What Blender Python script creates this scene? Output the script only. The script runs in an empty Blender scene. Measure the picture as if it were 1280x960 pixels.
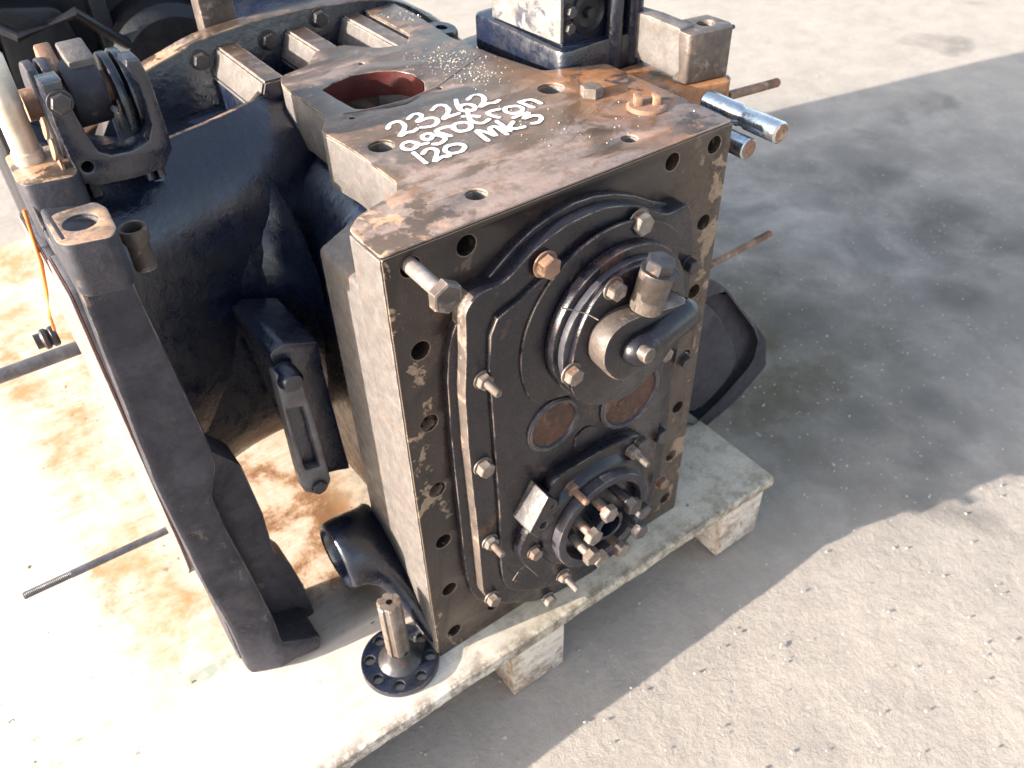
import bpy, bmesh, math, random
from mathutils import Vector, Matrix, noise
random.seed(4)
R = math.radians
SC = bpy.context.scene
COL = SC.collection
# ------------------------------------------------------------------ camera, world, sun, exposure
RX = ((0.8079167, -0.5888099, -0.0239476), (-0.4033617, -0.5229199, -0.7509022), (0.4296160, 0.6163260, -0.6599790))
CAM = Vector((-0.31264, -0.66830, 1.35139))
cd = bpy.data.cameras.new('camera'); cd.lens = 30.375; cd.sensor_width = 36; cd.clip_start = .02; cd.clip_end = 500
cd.dof.use_dof = True; cd.dof.focus_distance = 0.98; cd.dof.aperture_fstop = 7.0
co = bpy.data.objects.new('camera', cd); COL.objects.link(co)
right = Vector(RX[0]); down = Vector(RX[1]); fwd = Vector(RX[2])
m3 = Matrix((right, -down, -fwd)).transposed()
co.matrix_world = Matrix.Translation(CAM) @ m3.to_4x4()
SC.camera = co
SC.render.resolution_x = 1024; SC.render.resolution_y = 768
SUN_EL, SUN_AZ = 16.5, -11.0        # elevation; direction in which the light travels, degrees from +x
w = bpy.data.worlds.new("World"); SC.world = w; w.use_nodes = True
nt = w.node_tree; nt.nodes.clear()
sky = nt.nodes.new('ShaderNodeTexSky'); sky.sky_type = 'NISHITA'; sky.sun_disc = False
sky.sun_elevation = R(SUN_EL); sky.air_density = 1.0; sky.dust_density = 2.0; sky.ozone_density = 1.0
tosun = Vector((-math.cos(R(SUN_AZ)), -math.sin(R(SUN_AZ)), 0))
sky.sun_rotation = math.atan2(tosun.x, tosun.y)
bg = nt.nodes.new('ShaderNodeBackground'); bg.inputs[1].default_value = 0.15
wo = nt.nodes.new('ShaderNodeOutputWorld')
hs = nt.nodes.new('ShaderNodeHueSaturation'); hs.inputs['Saturation'].default_value = .72; nt.links.new(sky.outputs[0], hs.inputs['Color'])
nt.links.new(hs.outputs[0], bg.inputs[0]); nt.links.new(bg.outputs[0], wo.inputs[0])
sl = bpy.data.lights.new('sun', 'SUN'); sl.energy = 4.3; sl.angle = R(0.5); sl.color = (1.0, .925, .83)
so = bpy.data.objects.new('sun', sl); COL.objects.link(so)
ldir = Vector((math.cos(R(SUN_AZ)) * math.cos(R(SUN_EL)), math.sin(R(SUN_AZ)) * math.cos(R(SUN_EL)), -math.sin(R(SUN_EL))))
so.rotation_euler = ldir.to_track_quat('-Z', 'Y').to_euler()
so.location = (-3, 1, 3)
SC.view_settings.view_transform = 'Standard'; SC.view_settings.look = 'None'
SC.view_settings.exposure = 1.78; SC.view_settings.gamma = 1

# ------------------------------------------------------------------ measuring helper: image point -> point on a real plane
def P(px, py, ax, v):
    r = right * ((px - 640) / 1080) + down * ((py - 480) / 1080) + fwd
    t = (v - CAM[ax]) / r[ax]
    return CAM + r * t

T = .8845      # top face
PZ = .155      # pallet top

# ------------------------------------------------------------------ materials
def newmat(name):
    m = bpy.data.materials.new(name); m.use_nodes = True
    nt = m.node_tree; b = nt.nodes['Principled BSDF']
    return m, nt, b
class N:
    def __init__(s, nt): s.nt = nt; s.pos = nt.nodes.new('ShaderNodeNewGeometry')
    def add(s, t, **k):
        n = s.nt.nodes.new(t)
        for a, v in k.items(): setattr(n, a, v)
        return n
    def noise(s, scale, detail=6, rough=.6, dist=0, sc=None):
        n = s.add('ShaderNodeTexNoise'); n.inputs['Scale'].default_value = scale; n.inputs['Detail'].default_value = detail
        n.inputs['Roughness'].default_value = rough; n.inputs['Distortion'].default_value = dist
        if sc:
            mp = s.add('ShaderNodeMapping'); mp.inputs['Scale'].default_value = sc
            if len(sc) == 3: pass
            s.nt.links.new(s.pos.outputs['Position'], mp.inputs[0]); s.nt.links.new(mp.outputs[0], n.inputs['Vector'])
        else: s.nt.links.new(s.pos.outputs['Position'], n.inputs['Vector'])
        return n.outputs['Fac']
    def ramp(s, f, a, b, lo=0, hi=1):
        n = s.add('ShaderNodeMapRange'); n.inputs[1].default_value = a; n.inputs[2].default_value = b
        n.inputs[3].default_value = lo; n.inputs[4].default_value = hi; n.clamp = True
        s.nt.links.new(f, n.inputs[0]); return n.outputs[0]
    def mix(s, f, a, b):
        n = s.add('ShaderNodeMix', data_type='RGBA')
        if isinstance(f, (int, float)): n.inputs[0].default_value = f
        else: s.nt.links.new(f, n.inputs[0])
        for i, c in ((6, a), (7, b)):
            if isinstance(c, tuple): n.inputs[i].default_value = (*c, 1)
            else: s.nt.links.new(c, n.inputs[i])
        return n.outputs[2]
    def math(s, op, a, b=0.0, c=None):
        n = s.add('ShaderNodeMath', operation=op)
        for i, v in enumerate((a, b) if c is None else (a, b, c)):
            if isinstance(v, (int, float)): n.inputs[i].default_value = v
            else: s.nt.links.new(v, n.inputs[i])
        return n.outputs[0]
    def bump(s, f, strength, dist, prev=None):
        n = s.add('ShaderNodeBump'); n.inputs['Strength'].default_value = strength; n.inputs['Distance'].default_value = dist
        s.nt.links.new(f, n.inputs['Height'])
        if prev is not None: s.nt.links.new(prev, n.inputs['Normal'])
        return n.outputs[0]
    def edge(s, radius=.003):
        b = s.add('ShaderNodeBevel', samples=4); b.inputs[0].default_value = radius
        d = s.add('ShaderNodeVectorMath', operation='DOT_PRODUCT')
        s.nt.links.new(b.outputs[0], d.inputs[0]); s.nt.links.new(s.pos.outputs['Normal'], d.inputs[1])
        return s.ramp(d.outputs['Value'], .995, .90)
    def xyz(s):
        n = s.add('ShaderNodeSeparateXYZ'); s.nt.links.new(s.pos.outputs['Position'], n.inputs[0]); return n.outputs
def setin(nt, b, name, v):
    if isinstance(v, (int, float)): b.inputs[name].default_value = v
    elif isinstance(v, tuple): b.inputs[name].default_value = (*v, 1)
    else: nt.links.new(v, b.inputs[name])
M = {}
def metal_mat(name, base, dark, patch, patch_amt=.55, nscale=14, rough=(.35, .6), metal=0.0, bumpk=.35, edgec=None, spec=.5, pscale=9, fine=90):
    m, nt, b = newmat(name); n = N(nt)
    f1 = n.noise(nscale, 8, .65, .4); f2 = n.noise(pscale, 9, .68, .6); f3 = n.noise(fine, 4, .6)
    c = n.mix(n.ramp(f1, .35, .65), base, dark)
    pm = n.ramp(f2, patch_amt, patch_amt + .04)
    c = n.mix(pm, c, patch)
    c = n.mix(n.ramp(f3, .30, .75, 0, .35), c, dark)
    c = n.mix(n.ramp(n.noise(42, 10, .75), .50, .58, 0, .55), c, dark)
    c = n.mix(n.ramp(n.noise(120, 8, .8), .60, .66, 0, .65), c, patch)
    if edgec:
        e = n.math('MULTIPLY', n.edge(.0022), n.ramp(n.noise(24, 6, .7), .44, .60))
        c = n.mix(e, c, edgec)
    setin(nt, b, 'Base Color', c)
    setin(nt, b, 'Roughness', n.math('ADD', n.ramp(f1, .3, .7, rough[0], rough[1]), n.ramp(n.noise(48, 8, .7), .4, .7, -.05, .18)))
    setin(nt, b, 'Metallic', metal); setin(nt, b, 'Specular IOR Level', spec)
    bp = n.bump(f3, bumpk, .0008); bp = n.bump(pm, .35, .0006, bp); bp = n.bump(n.noise(32, 3), .25, .002, bp)
    bp = n.bump(n.noise(75, 5, .7), .35, .0016, bp)
    setin(nt, b, 'Normal', bp)
    M[name] = m; return m, nt, b, n
metal_mat('black_paint', (.009, .014, .032), (.005, .007, .015), (.035, .026, .022), .69, rough=(.10, .42), edgec=(.20, .15, .11), bumpk=.9, spec=.85)
metal_mat('cover_black', (.015, .012, .016), (.005, .005, .009), (.055, .027, .020), .60, rough=(.12, .42), edgec=(.34, .25, .20), bumpk=.5, spec=.5, pscale=13)
metal_mat('rough_black', (.050, .047, .060), (.018, .017, .024), (.12, .09, .075), .62, rough=(.4, .7), edgec=(.35, .28, .22), bumpk=.9, spec=.4, pscale=20)
metal_mat('pale_cast', (.155, .138, .128), (.085, .073, .066), (.17, .11, .09), .58, nscale=45, rough=(.45, .7), edgec=(.5, .42, .35), bumpk=1.0, pscale=70, fine=220)
metal_mat('steel', (.27, .235, .21), (.13, .10, .08), (.20, .09, .05), .56, nscale=40, rough=(.35, .6), metal=.35, bumpk=.3, pscale=50)
metal_mat('dark_steel', (.09, .085, .09), (.05, .045, .045), (.17, .09, .06), .62, nscale=40, rough=(.3, .5), metal=.5, bumpk=.3, pscale=50)
metal_mat('rusty_steel', (.36, .20, .12), (.16, .09, .06), (.45, .30, .20), .58, nscale=30, rough=(.5, .75), bumpk=.6, pscale=40)
metal_mat('rust_disc', (.10, .034, .016), (.03, .016, .012), (.16, .09, .055), .54, nscale=60, rough=(.5, .7), bumpk=.6, pscale=30)
metal_mat('red_primer', (.10, .014, .012), (.05, .009, .008), (.12, .05, .03), .66, rough=(.4, .6), bumpk=.2)
metal_mat('chrome', (.62, .68, .74), (.40, .45, .5), (.30, .25, .2), .74, nscale=30, rough=(.12, .3), metal=.95, bumpk=.1)
metal_mat('glint_cable_orange', (.75, .24, .03), (.45, .12, .02), (.2, .1, .05), .7, rough=(.4, .6), bumpk=.2)  # bright orange that paints the glints in the window; also the cable colour
metal_mat('shadow_iron', (.010, .010, .014), (.006, .006, .008), (.035, .018, .012), .62, rough=(.3, .6), bumpk=.6)
metal_mat('bright_steel', (.66, .63, .57), (.45, .38, .3), (.30, .2, .12), .64, nscale=25, rough=(.3, .5), metal=.35, bumpk=.2, pscale=25)
metal_mat('white_machined', (.24, .235, .23), (.13, .12, .115), (.04, .045, .065), .54, nscale=14, rough=(.35, .5), metal=.1, bumpk=.4, pscale=26)
metal_mat('paint_marker', (.86, .87, .88), (.80, .81, .83), (.7, .7, .7), .8, rough=(.5, .6), bumpk=.05)

metal_mat('worn_iron', (.14, .105, .085), (.045, .036, .032), (.25, .18, .14), .56, nscale=22, rough=(.35, .6), bumpk=.7, edgec=(.4, .32, .26), pscale=24)
metal_mat('grey_steel', (.19, .18, .19), (.08, .075, .08), (.14, .10, .08), .60, nscale=30, rough=(.3, .5), metal=.3, bumpk=.4, pscale=40)
metal_mat('bare_iron', (.30, .275, .255), (.14, .12, .11), (.28, .16, .11), .56, nscale=50, rough=(.3, .5), metal=.15, bumpk=.8, pscale=60)
metal_mat('lit_lug_grey', (.105, .095, .095), (.03, .028, .03), (.16, .11, .09), .52, nscale=50, rough=(.3, .5), bumpk=.9, pscale=60)  # paler grey for the sunlit side of the cast lug
# rusty top plate: tan flash rust, brown oil, orange rust to the right, bare pink streaks
m, nt, b = newmat('rusty_top'); n = N(nt); X, Y, Z = n.xyz()
f1 = n.noise(11, 9, .62, .8, (1, 1.6, 1)); f2 = n.noise(26, 8, .65, .5); f3 = n.noise(150, 4, .7); f4 = n.noise(7, 6, .55, 1.2)
oil = n.ramp(n.math('ADD', f1, n.ramp(Y, .04, .26, -.07, .09)), .45, .55)
c = n.mix(oil, (.225, .168, .145), (.085, .056, .036))
c = n.mix(n.ramp(f2, .55, .66), c, (.15, .085, .052))
rx = n.ramp(X, .34, .47)
c = n.mix(n.math('MULTIPLY', rx, n.ramp(f4, .42, .52)), c, (.36, .15, .055))
c = n.mix(n.math('MULTIPLY', n.ramp(X, .36, .45), n.ramp(f2, .54, .60)), c, (.055, .04, .035))
c = n.mix(n.math('MULTIPLY', n.ramp(Y, .30, .40), n.ramp(f1, .47, .53)), c, (.05, .035, .026))
c = n.mix(n.math('MULTIPLY', n.ramp(X, .10, .05), n.ramp(f2, .47, .53)), c, (.42, .25, .15))
c = n.mix(n.ramp(n.noise(38, 11, .78), .50, .60, 0, .5), c, (.085, .057, .040))
c = n.mix(n.ramp(n.noise(75, 10, .8), .57, .62, 0, .7), c, (.30, .19, .14))
lft = n.math('MULTIPLY', n.math('MULTIPLY', n.ramp(X, .125, .115), n.ramp(Y, .115, .105)), n.ramp(n.noise(18, 9, .7), .42, .47, 1, 0))
c = n.mix(lft, c, (.075, .052, .038))
c = n.mix(n.ramp(f3, .45, .8, 0, .5), c, (.10, .065, .045))
c = n.mix(n.math('MULTIPLY', n.edge(.002), n.ramp(f2, .4, .6)), c, (.5, .38, .3))
setin(nt, b, 'Base Color', c); setin(nt, b, 'Roughness', n.ramp(oil, 0, 1, .6, .32))
bp = n.bump(f3, .5, .0006); bp = n.bump(f2, .4, .0012, bp); bp = n.bump(n.noise(60, 9, .75), .45, .0012, bp); setin(nt, b, 'Normal', bp); M['rusty_top'] = m

# greasy front flange: brown black with scraped tan patches round the bolt holes
m, nt, b = newmat('greasy_front'); n = N(nt); X, Y, Z = n.xyz()
f1 = n.noise(8, 8, .6, .5); f2 = n.noise(17, 10, .7, .3); f3 = n.noise(120, 4, .6)
c = n.mix(n.ramp(f1, .38, .62), (.032, .019, .015), (.007, .006, .009))
edgecol = n.math('MAXIMUM', n.ramp(X, .06, .035), n.ramp(X, .44, .465))
pm = n.math('MULTIPLY', n.ramp(n.math('ADD', f2, n.math('MULTIPLY', edgecol, .05)), .605, .62), n.ramp(edgecol, 0, 1, .25, 1))
c = n.mix(n.ramp(X, .30, .44, 0, .7), c, (.085, .056, .038))
c = n.mix(n.math('MULTIPLY', n.ramp(X, .34, .10, 0, .85), n.math('MULTIPLY', n.ramp(Z, .70, .82), n.ramp(f1, .40, .55))), c, (.010, .007, .008))
c = n.mix(n.ramp(Z, .45, .25, 0, .5), c, (.085, .058, .04))
c = n.mix(n.ramp(n.noise(30, 11, .78), .50, .58, 0, .7), c, (.016, .011, .010))
c = n.mix(n.ramp(n.noise(12, 8, .7), .56, .68, 0, .45), c, (.10, .056, .036))
c = n.mix(n.ramp(n.noise(95, 9, .8), .60, .65, 0, .6), c, (.16, .10, .07))
c = n.mix(pm, c, (.27, .185, .12))
c = n.mix(n.ramp(f3, .4, .75, 0, .5), c, (.02, .016, .014))
c = n.mix(n.edge(.002), c, (.33, .23, .15))
setin(nt, b, 'Base Color', c); setin(nt, b, 'Roughness', n.ramp(f1, .35, .65, .20, .45))
bp = n.bump(f3, .35, .0006); bp = n.bump(pm, .5, .0008, bp); setin(nt, b, 'Normal', bp); M['greasy_front'] = m

# pallet wood
def wood(name, stain):
    m, nt, b = newmat(name); n = N(nt); X, Y, Z = n.xyz()
    g = n.noise(30, 8, .6, .8, (.25, 2.4, 2.4)); g2 = n.noise(70, 6, .7, .2, (.12, 3.5, 3.5)); f = n.noise(4.5, 7, .6, .6); f2 = n.noise(9, 10, .72, .25)
    c = n.mix(n.ramp(g, .35, .7), (.70, .62, .54), (.58, .49, .40))
    c = n.mix(n.ramp(g2, .45, .75, 0, .5), c, (.42, .32, .22))
    if stain:
        # brown oil stain under the machine, green painted streak, dark specks
        XN = n.math('ADD', X, n.math('MULTIPLY', n.math('SUBTRACT', f2, .5), .16))
        near = n.math('MULTIPLY', n.ramp(XN, -.42, -.36), n.ramp(X, .10, .02))
        near = n.math('MULTIPLY', near, n.ramp(Y, .17, .25))
        sm = n.math('MULTIPLY', near, n.ramp(f2, .42, .62, .12, .9))
        c = n.mix(sm, c, (.47, .22, .07))
        deep = n.math('MULTIPLY', n.ramp(X, -.20, -.10), n.ramp(f2, .50, .60, 0, .85))
        deep = n.math('MULTIPLY', deep, n.math('MULTIPLY', n.ramp(X, .05, 0), n.ramp(Y, .12, .2)))
        c = n.mix(deep, c, (.16, .07, .028))
        gr = n.math('MULTIPLY', n.math('MULTIPLY', n.ramp(Y, .165, .18), n.ramp(Y, .215, .20)), n.ramp(n.noise(28, 7, .7), .45, .6, 0, .75))
        gr = n.math('MULTIPLY', gr, n.ramp(X, -.10, -.2))
        c = n.mix(gr, c, (.22, .27, .21))
        grn = n.math('MULTIPLY', n.ramp(X, .02, .12), .55)
        c = n.mix(grn, c, (.40, .345, .25))
        ft = n.math('MULTIPLY', n.ramp(X, -.05, .05), n.ramp(n.noise(20, 10, .8), .46, .62, 0, .7))
        c = n.mix(ft, c, (.22, .19, .13))
        c = n.mix(n.ramp(n.noise(34, 9, .8), .60, .70, 0, .8), c, (.30, .22, .15))
        lip = n.math('MULTIPLY', n.ramp(Y, -.030, -.056), n.ramp(n.noise(26, 10, .8), .44, .56, 0, .85))
        c = n.mix(lip, c, (.13, .095, .065))
        sp = n.ramp(n.noise(50, 3, .5), .72, .76); c = n.mix(sp, c, (.10, .07, .05))
        dk = n.math('MULTIPLY', n.ramp(n.noise(60, 8, .8, .5), .56, .66, 0, .8), n.ramp(n.noise(6, 3), .5, .6))
        c = n.mix(dk, c, (.09, .075, .06))
        soot = n.math('MULTIPLY', n.math('MULTIPLY', n.ramp(X, -.16, -.06), n.ramp(X, .02, -.02)), n.math('MULTIPLY', n.ramp(Y, .12, .15), n.ramp(Y, .25, .2)))
        c = n.mix(n.math('MULTIPLY', soot, .7), c, (.07, .055, .045))
    else:
        kn = n.ramp(n.noise(22, 3, .5, 2), .56, .66, 0, .8); c = n.mix(kn, c, (.42, .20, .09))
        c = n.mix(n.ramp(n.noise(16, 9, .8), .50, .60, 0, .75), c, (.27, .18, .12))
        c = n.mix(n.math('MULTIPLY', n.ramp(n.noise(45, 9, .85), .50, .58), n.ramp(Z, .06, .0, .15, .9)), c, (.07, .055, .045))
    setin(nt, b, 'Base Color', c); setin(nt, b, 'Roughness', .75)
    bp = n.bump(g2, .35, .001); bp = n.bump(f2, .3, .0015, bp); setin(nt, b, 'Normal', bp); M[name] = m
wood('deck_wood', True); wood('raw_wood', False)

# concrete
m, nt, b = newmat('concrete'); n = N(nt); X, Y, Z = n.xyz()
f1 = n.noise(1.6, 8, .6, .5); f2 = n.noise(9, 9, .65, .3); f3 = n.noise(60, 8, .7); f4 = n.noise(3.2, 6, .6, .8)
c = n.mix(n.ramp(f2, .3, .7), (.42, .362, .305), (.32, .277, .236))
c = n.mix(n.ramp(f3, .45, .8, 0, .45), c, (.25, .22, .20))
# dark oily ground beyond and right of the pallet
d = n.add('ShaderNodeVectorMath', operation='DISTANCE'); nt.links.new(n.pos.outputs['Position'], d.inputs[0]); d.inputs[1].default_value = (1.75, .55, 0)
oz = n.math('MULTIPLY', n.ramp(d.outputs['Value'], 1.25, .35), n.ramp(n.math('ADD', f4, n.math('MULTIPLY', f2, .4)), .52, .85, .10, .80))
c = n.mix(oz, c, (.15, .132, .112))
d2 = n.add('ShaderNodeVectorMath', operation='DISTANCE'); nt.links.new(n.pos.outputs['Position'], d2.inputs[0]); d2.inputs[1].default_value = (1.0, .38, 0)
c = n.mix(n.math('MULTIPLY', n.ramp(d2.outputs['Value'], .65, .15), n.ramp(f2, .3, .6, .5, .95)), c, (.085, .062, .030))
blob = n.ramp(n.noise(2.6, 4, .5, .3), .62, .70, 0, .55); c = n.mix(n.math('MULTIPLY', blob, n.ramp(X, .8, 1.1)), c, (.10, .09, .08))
for px_, py_, r_, k_ in ((1188, 262, .16, .7), (1172, 292, .10, .6), (1275, 300, .14, .55), (1195, 368, .10, .6), (1105, 218, .10, .55), (1080, 520, .07, .45), (1160, 500, .07, .5), (985, 150, .12, .4), (1000, 400, .13, .45)):
    g_ = P(px_, py_, 2, 0)
    dd = n.add('ShaderNodeVectorMath', operation='DISTANCE'); nt.links.new(n.pos.outputs['Position'], dd.inputs[0]); dd.inputs[1].default_value = g_
    mk = n.ramp(n.math('ADD', dd.outputs['Value'], n.math('MULTIPLY', n.math('SUBTRACT', f2, .5), r_ * 1.6)), r_, r_ * .35, 0, k_)
    c = n.mix(mk, c, (.085, .075, .065))
spk = n.ramp(n.noise(85, 2, .5), .72, .76, 0, .8); c = n.mix(spk, c, (.6, .56, .52))
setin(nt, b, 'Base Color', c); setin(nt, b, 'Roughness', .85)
smooth = n.ramp(Y, .7, 0.0, .35, 1)
bp = n.bump(n.math('MULTIPLY', n.noise(38, 8, .72), smooth), .7, .0065); bp = n.bump(n.math('MULTIPLY', f3, smooth), .5, .0025, bp)
setin(nt, b, 'Normal', bp); M['concrete'] = m
m, nt, b = newmat('hole_shade'); setin(nt, b, 'Base Color', (.004, .0035, .0035)); setin(nt, b, 'Roughness', .9); setin(nt, b, 'Specular IOR Level', .1); M['hole_shade'] = m  # near-black base colour stands in for the shade inside holes
m, nt, b = newmat('pebble'); n = N(nt); setin(nt, b, 'Base Color', n.mix(n.ramp(n.noise(12, 3), .4, .6), (.48, .43, .38), (.34, .31, .28))); setin(nt, b, 'Roughness', .9); M['pebble'] = m

# ------------------------------------------------------------------ mesh helpers
def link(name, me, mat, parent=None, smooth=None):
    o = bpy.data.objects.new(name, me); COL.objects.link(o)
    if mat is not None:
        me.materials.clear(); me.materials.append(M[mat] if isinstance(mat, str) else mat)
    if parent is not None:
        o.parent = parent; o.matrix_parent_inverse = parent.matrix_world.inverted() if False else Matrix.Identity(4)
    if smooth is not None:
        me.shade_smooth() if smooth else me.shade_flat()
    return o
def empty(name, label, cat, group=None):
    o = bpy.data.objects.new(name, None); COL.objects.link(o); o['label'] = label; o['category'] = cat
    o.empty_display_size = .05
    if group: o['group'] = group
    return o
AX = {'xy': Matrix(((1, 0, 0), (0, 1, 0), (0, 0, 1))), 'xz': Matrix(((1, 0, 0), (0, 0, 1), (0, 1, 0))), 'yz': Matrix(((0, 0, 1), (1, 0, 0), (0, 1, 0)))}
def circle(cx, cy, r, k=24, a0=0):
    return [(cx + r * math.cos(a0 + 2 * math.pi * i / k), cy + r * math.sin(a0 + 2 * math.pi * i / k)) for i in range(k)]
def rounded(poly, r, k=4):
    """round the corners of a 2D polygon"""
    out = []; L = len(poly)
    for i in range(L):
        p = Vector(poly[i]); a = Vector(poly[i - 1]); c = Vector(poly[(i + 1) % L])
        d1 = (a - p); d2 = (c - p); rr = min(r, d1.length * .45, d2.length * .45)
        s = p + d1.normalized() * rr; e = p + d2.normalized() * rr
        for j in range(k + 1):
            t = j / k; out.append(tuple((1 - t) ** 2 * s + 2 * t * (1 - t) * p + t * t * e))
    return out
def smoothpoly(pts, sub=4):
    out = []; L = len(pts)
    for i in range(L):
        p0, p1, p2, p3 = [Vector(pts[(i + j - 1) % L]) for j in range(4)]
        for j in range(sub):
            t = j / sub
            out.append(tuple(.5 * ((2 * p1) + (-p0 + p2) * t + (2 * p0 - 5 * p1 + 4 * p2 - p3) * t * t + (-p0 + 3 * p1 - 3 * p2 + p3) * t ** 3)))
    return out
def platemesh(name, outline, holes, plane, a, b, bevel=.002):
    cu = bpy.data.curves.new('tmp', 'CURVE'); cu.dimensions = '2D'; cu.fill_mode = 'BOTH'
    for poly in [outline] + list(holes):
        s = cu.splines.new('POLY'); s.points.add(len(poly) - 1)
        for p, q in zip(s.points, poly): p.co = (q[0], q[1], 0, 1)
        s.use_cyclic_u = True
    th = abs(b - a) / 2; bv = min(bevel, th * .8)
    cu.extrude = th - bv; cu.bevel_depth = bv; cu.bevel_resolution = 1; cu.offset = -bv
    o = bpy.data.objects.new('tmp', cu); COL.objects.link(o)
    dg = bpy.context.evaluated_depsgraph_get()
    me = bpy.data.meshes.new_from_object(o.evaluated_get(dg)); me.name = name
    bpy.data.objects.remove(o); bpy.data.curves.remove(cu)
    m = AX[plane].to_4x4(); mid = (a + b) / 2
    me.transform(Matrix.Translation((0, 0, mid))); me.transform(m)
    if m.determinant() < 0: me.flip_normals()
    bm = bmesh.new(); bm.from_mesh(me); bmesh.ops.remove_doubles(bm, verts=bm.verts, dist=1e-6)
    bmesh.ops.recalc_face_normals(bm, faces=bm.faces); bm.to_mesh(me); bm.free()
    return me
def autosmooth(me, ang=35):
    me.shade_smooth()
    bm = bmesh.new(); bm.from_mesh(me); ca = math.radians(ang)
    for e in bm.edges:
        if len(e.link_faces) == 2 and e.calc_face_angle(0) > ca: e.smooth = False
    bm.to_mesh(me); bm.free()
def plate(name, outline, holes, plane, a, b, mat, parent, bevel=.002):
    me = platemesh(name, outline, holes, plane, a, b, bevel); autosmooth(me)
    return link(name, me, mat, parent)
def by_normal(o, mat2, test):
    me = o.data; me.materials.append(M[mat2])
    for p in me.polygons:
        if test(p.normal): p.material_index = 1
    return o
def rect(x0, y0, x1, y1): return [(x0, y0), (x1, y0), (x1, y1), (x0, y1)]
def frame_of(d):
    d = Vector(d).normalized(); q = d.to_track_quat('Z', 'Y'); return q.to_matrix().to_4x4()
def lathe_bm(bm, prof, loc, d, k=24, cap=True, rot=0, squash=None):
    m = Matrix.Translation(loc) @ frame_of(d) @ Matrix.Rotation(rot, 4, 'Z'); rings = []
    for r, h in prof:
        rings.append([bm.verts.new(m @ Vector((r * math.cos(2 * math.pi * i / k), r * math.sin(2 * math.pi * i / k), h))) for i in range(k)])
    for a, b in zip(rings, rings[1:]):
        for i in range(k): bm.faces.new((a[i], a[(i + 1) % k], b[(i + 1) % k], b[i]))
    if cap:
        bm.faces.new(rings[0][::-1]); bm.faces.new(rings[-1])
    return rings
def finish(bm, name, mat, parent, ang=35):
    bmesh.ops.recalc_face_normals(bm, faces=bm.faces)
    me = bpy.data.meshes.new(name); bm.to_mesh(me); bm.free(); autosmooth(me, ang)
    return link(name, me, mat, parent)
def lathe(name, prof, loc, d, mat, parent, k=28, cap=True, ang=35, rot=0):
    bm = bmesh.new(); lathe_bm(bm, prof, loc, d, k, cap, rot); return finish(bm, name, mat, parent, ang)
def box_bm(bm, c, s, rot=None, bev=.002):
    g = bmesh.new(); bmesh.ops.create_cube(g, size=1)
    for v in g.verts: v.co = Vector((v.co.x * s[0], v.co.y * s[1], v.co.z * s[2]))
    if bev: bmesh.ops.bevel(g, geom=g.edges[:], offset=bev, segments=2, profile=.5, affect='EDGES')
    m = Matrix.Translation(c) @ (rot.to_4x4() if rot else Matrix())
    bmesh.ops.transform(g, matrix=m, verts=g.verts)
    t = bpy.data.meshes.new('t'); g.to_mesh(t); g.free(); bm.from_mesh(t); bpy.data.meshes.remove(t)
def box(name, c, s, mat, parent, rot=None, bev=.002):
    bm = bmesh.new(); box_bm(bm, c, s, rot, bev); return finish(bm, name, mat, parent)
def hexprof(bm, af, h0, h1, loc, d, rot=0):
    r = af / math.sqrt(3)
    lathe_bm(bm, [(r * .97, h0), (r, h0 + .0008), (r, h1 - .0015), (r * .88, h1)], loc, d, 6, True, rot)
def bolt(loc, d, af=.02, hh=.011, parent=None, mat='steel', washer=True, shank=None, rot=0.2, name='bolt', stick=0, nut=False):
    """hex head standing `stick` off the surface at loc; nut=True gives a nut with the stud going through"""
    bm = bmesh.new(); d = Vector(d).normalized()
    z = stick
    if washer: lathe_bm(bm, [(af * .68, z), (af * .70, z + .0006), (af * .68, z + .002)], loc, d, 20); z += .002
    if stick: lathe_bm(bm, [(af * .30, -.01), (af * .30, stick + .001)], loc, d, 16)
    hexprof(bm, af, z, z + hh, loc, d, rot)
    if nut:
        rs = af * .29; z2 = z + hh; prof = [(rs, z2 - .002)]
        L = shank or .02; kk = int(L / .0018)
        for i in range(kk): prof += [(rs, z2 + L * i / kk), (rs * .90, z2 + L * (i + .5) / kk)]
        prof += [(rs * .95, z2 + L), (rs * .75, z2 + L + .0015)]
        lathe_bm(bm, prof, loc, d, 16)
    return finish(bm, name, mat, parent, 25)
def stud(name, a, b, r, mat, parent, thread=.03):
    a = Vector(a); b = Vector(b); L = (b - a).length; prof = [(r, 0), (r, L - thread)]; kk = int(thread / .0022)
    for i in range(kk): prof += [(r, L - thread + thread * i / kk), (r * .86, L - thread + thread * (i + .5) / kk)]
    prof += [(r * .9, L), (r * .6, L + .001)]
    return lathe(name, prof, a, b - a, mat, parent, 18, ang=50)
def tube(name, pts, r, mat, parent, k=8, flat=None):
    bm = bmesh.new(); prev = None; pts = [Vector(p) for p in pts]
    for i, p in enumerate(pts):
        d = (pts[min(i + 1, len(pts) - 1)] - pts[max(i - 1, 0)]).normalized(); fm = frame_of(d)
        ring = [bm.verts.new(p + (fm @ Vector((r * math.cos(2 * math.pi * j / k), r * math.sin(2 * math.pi * j / k), 0)))) for j in range(k)]
        if prev:
            # match the rings by nearest vertex
            off = min(range(k), key=lambda o: (ring[o].co - prev[0].co - (p - pts[i - 1])).length)
            ring = ring[off:] + ring[:off]
            if (ring[1].co - prev[1].co).length > (ring[-1].co - prev[1].co).length: ring = [ring[0]] + ring[1:][::-1]
            for j in range(k): bm.faces.new((prev[j], prev[(j + 1) % k], ring[(j + 1) % k], ring[j]))
        else: bm.faces.new(ring)
        prev = ring
    bm.faces.new(prev)
    return finish(bm, name, mat, parent, 60)
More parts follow.
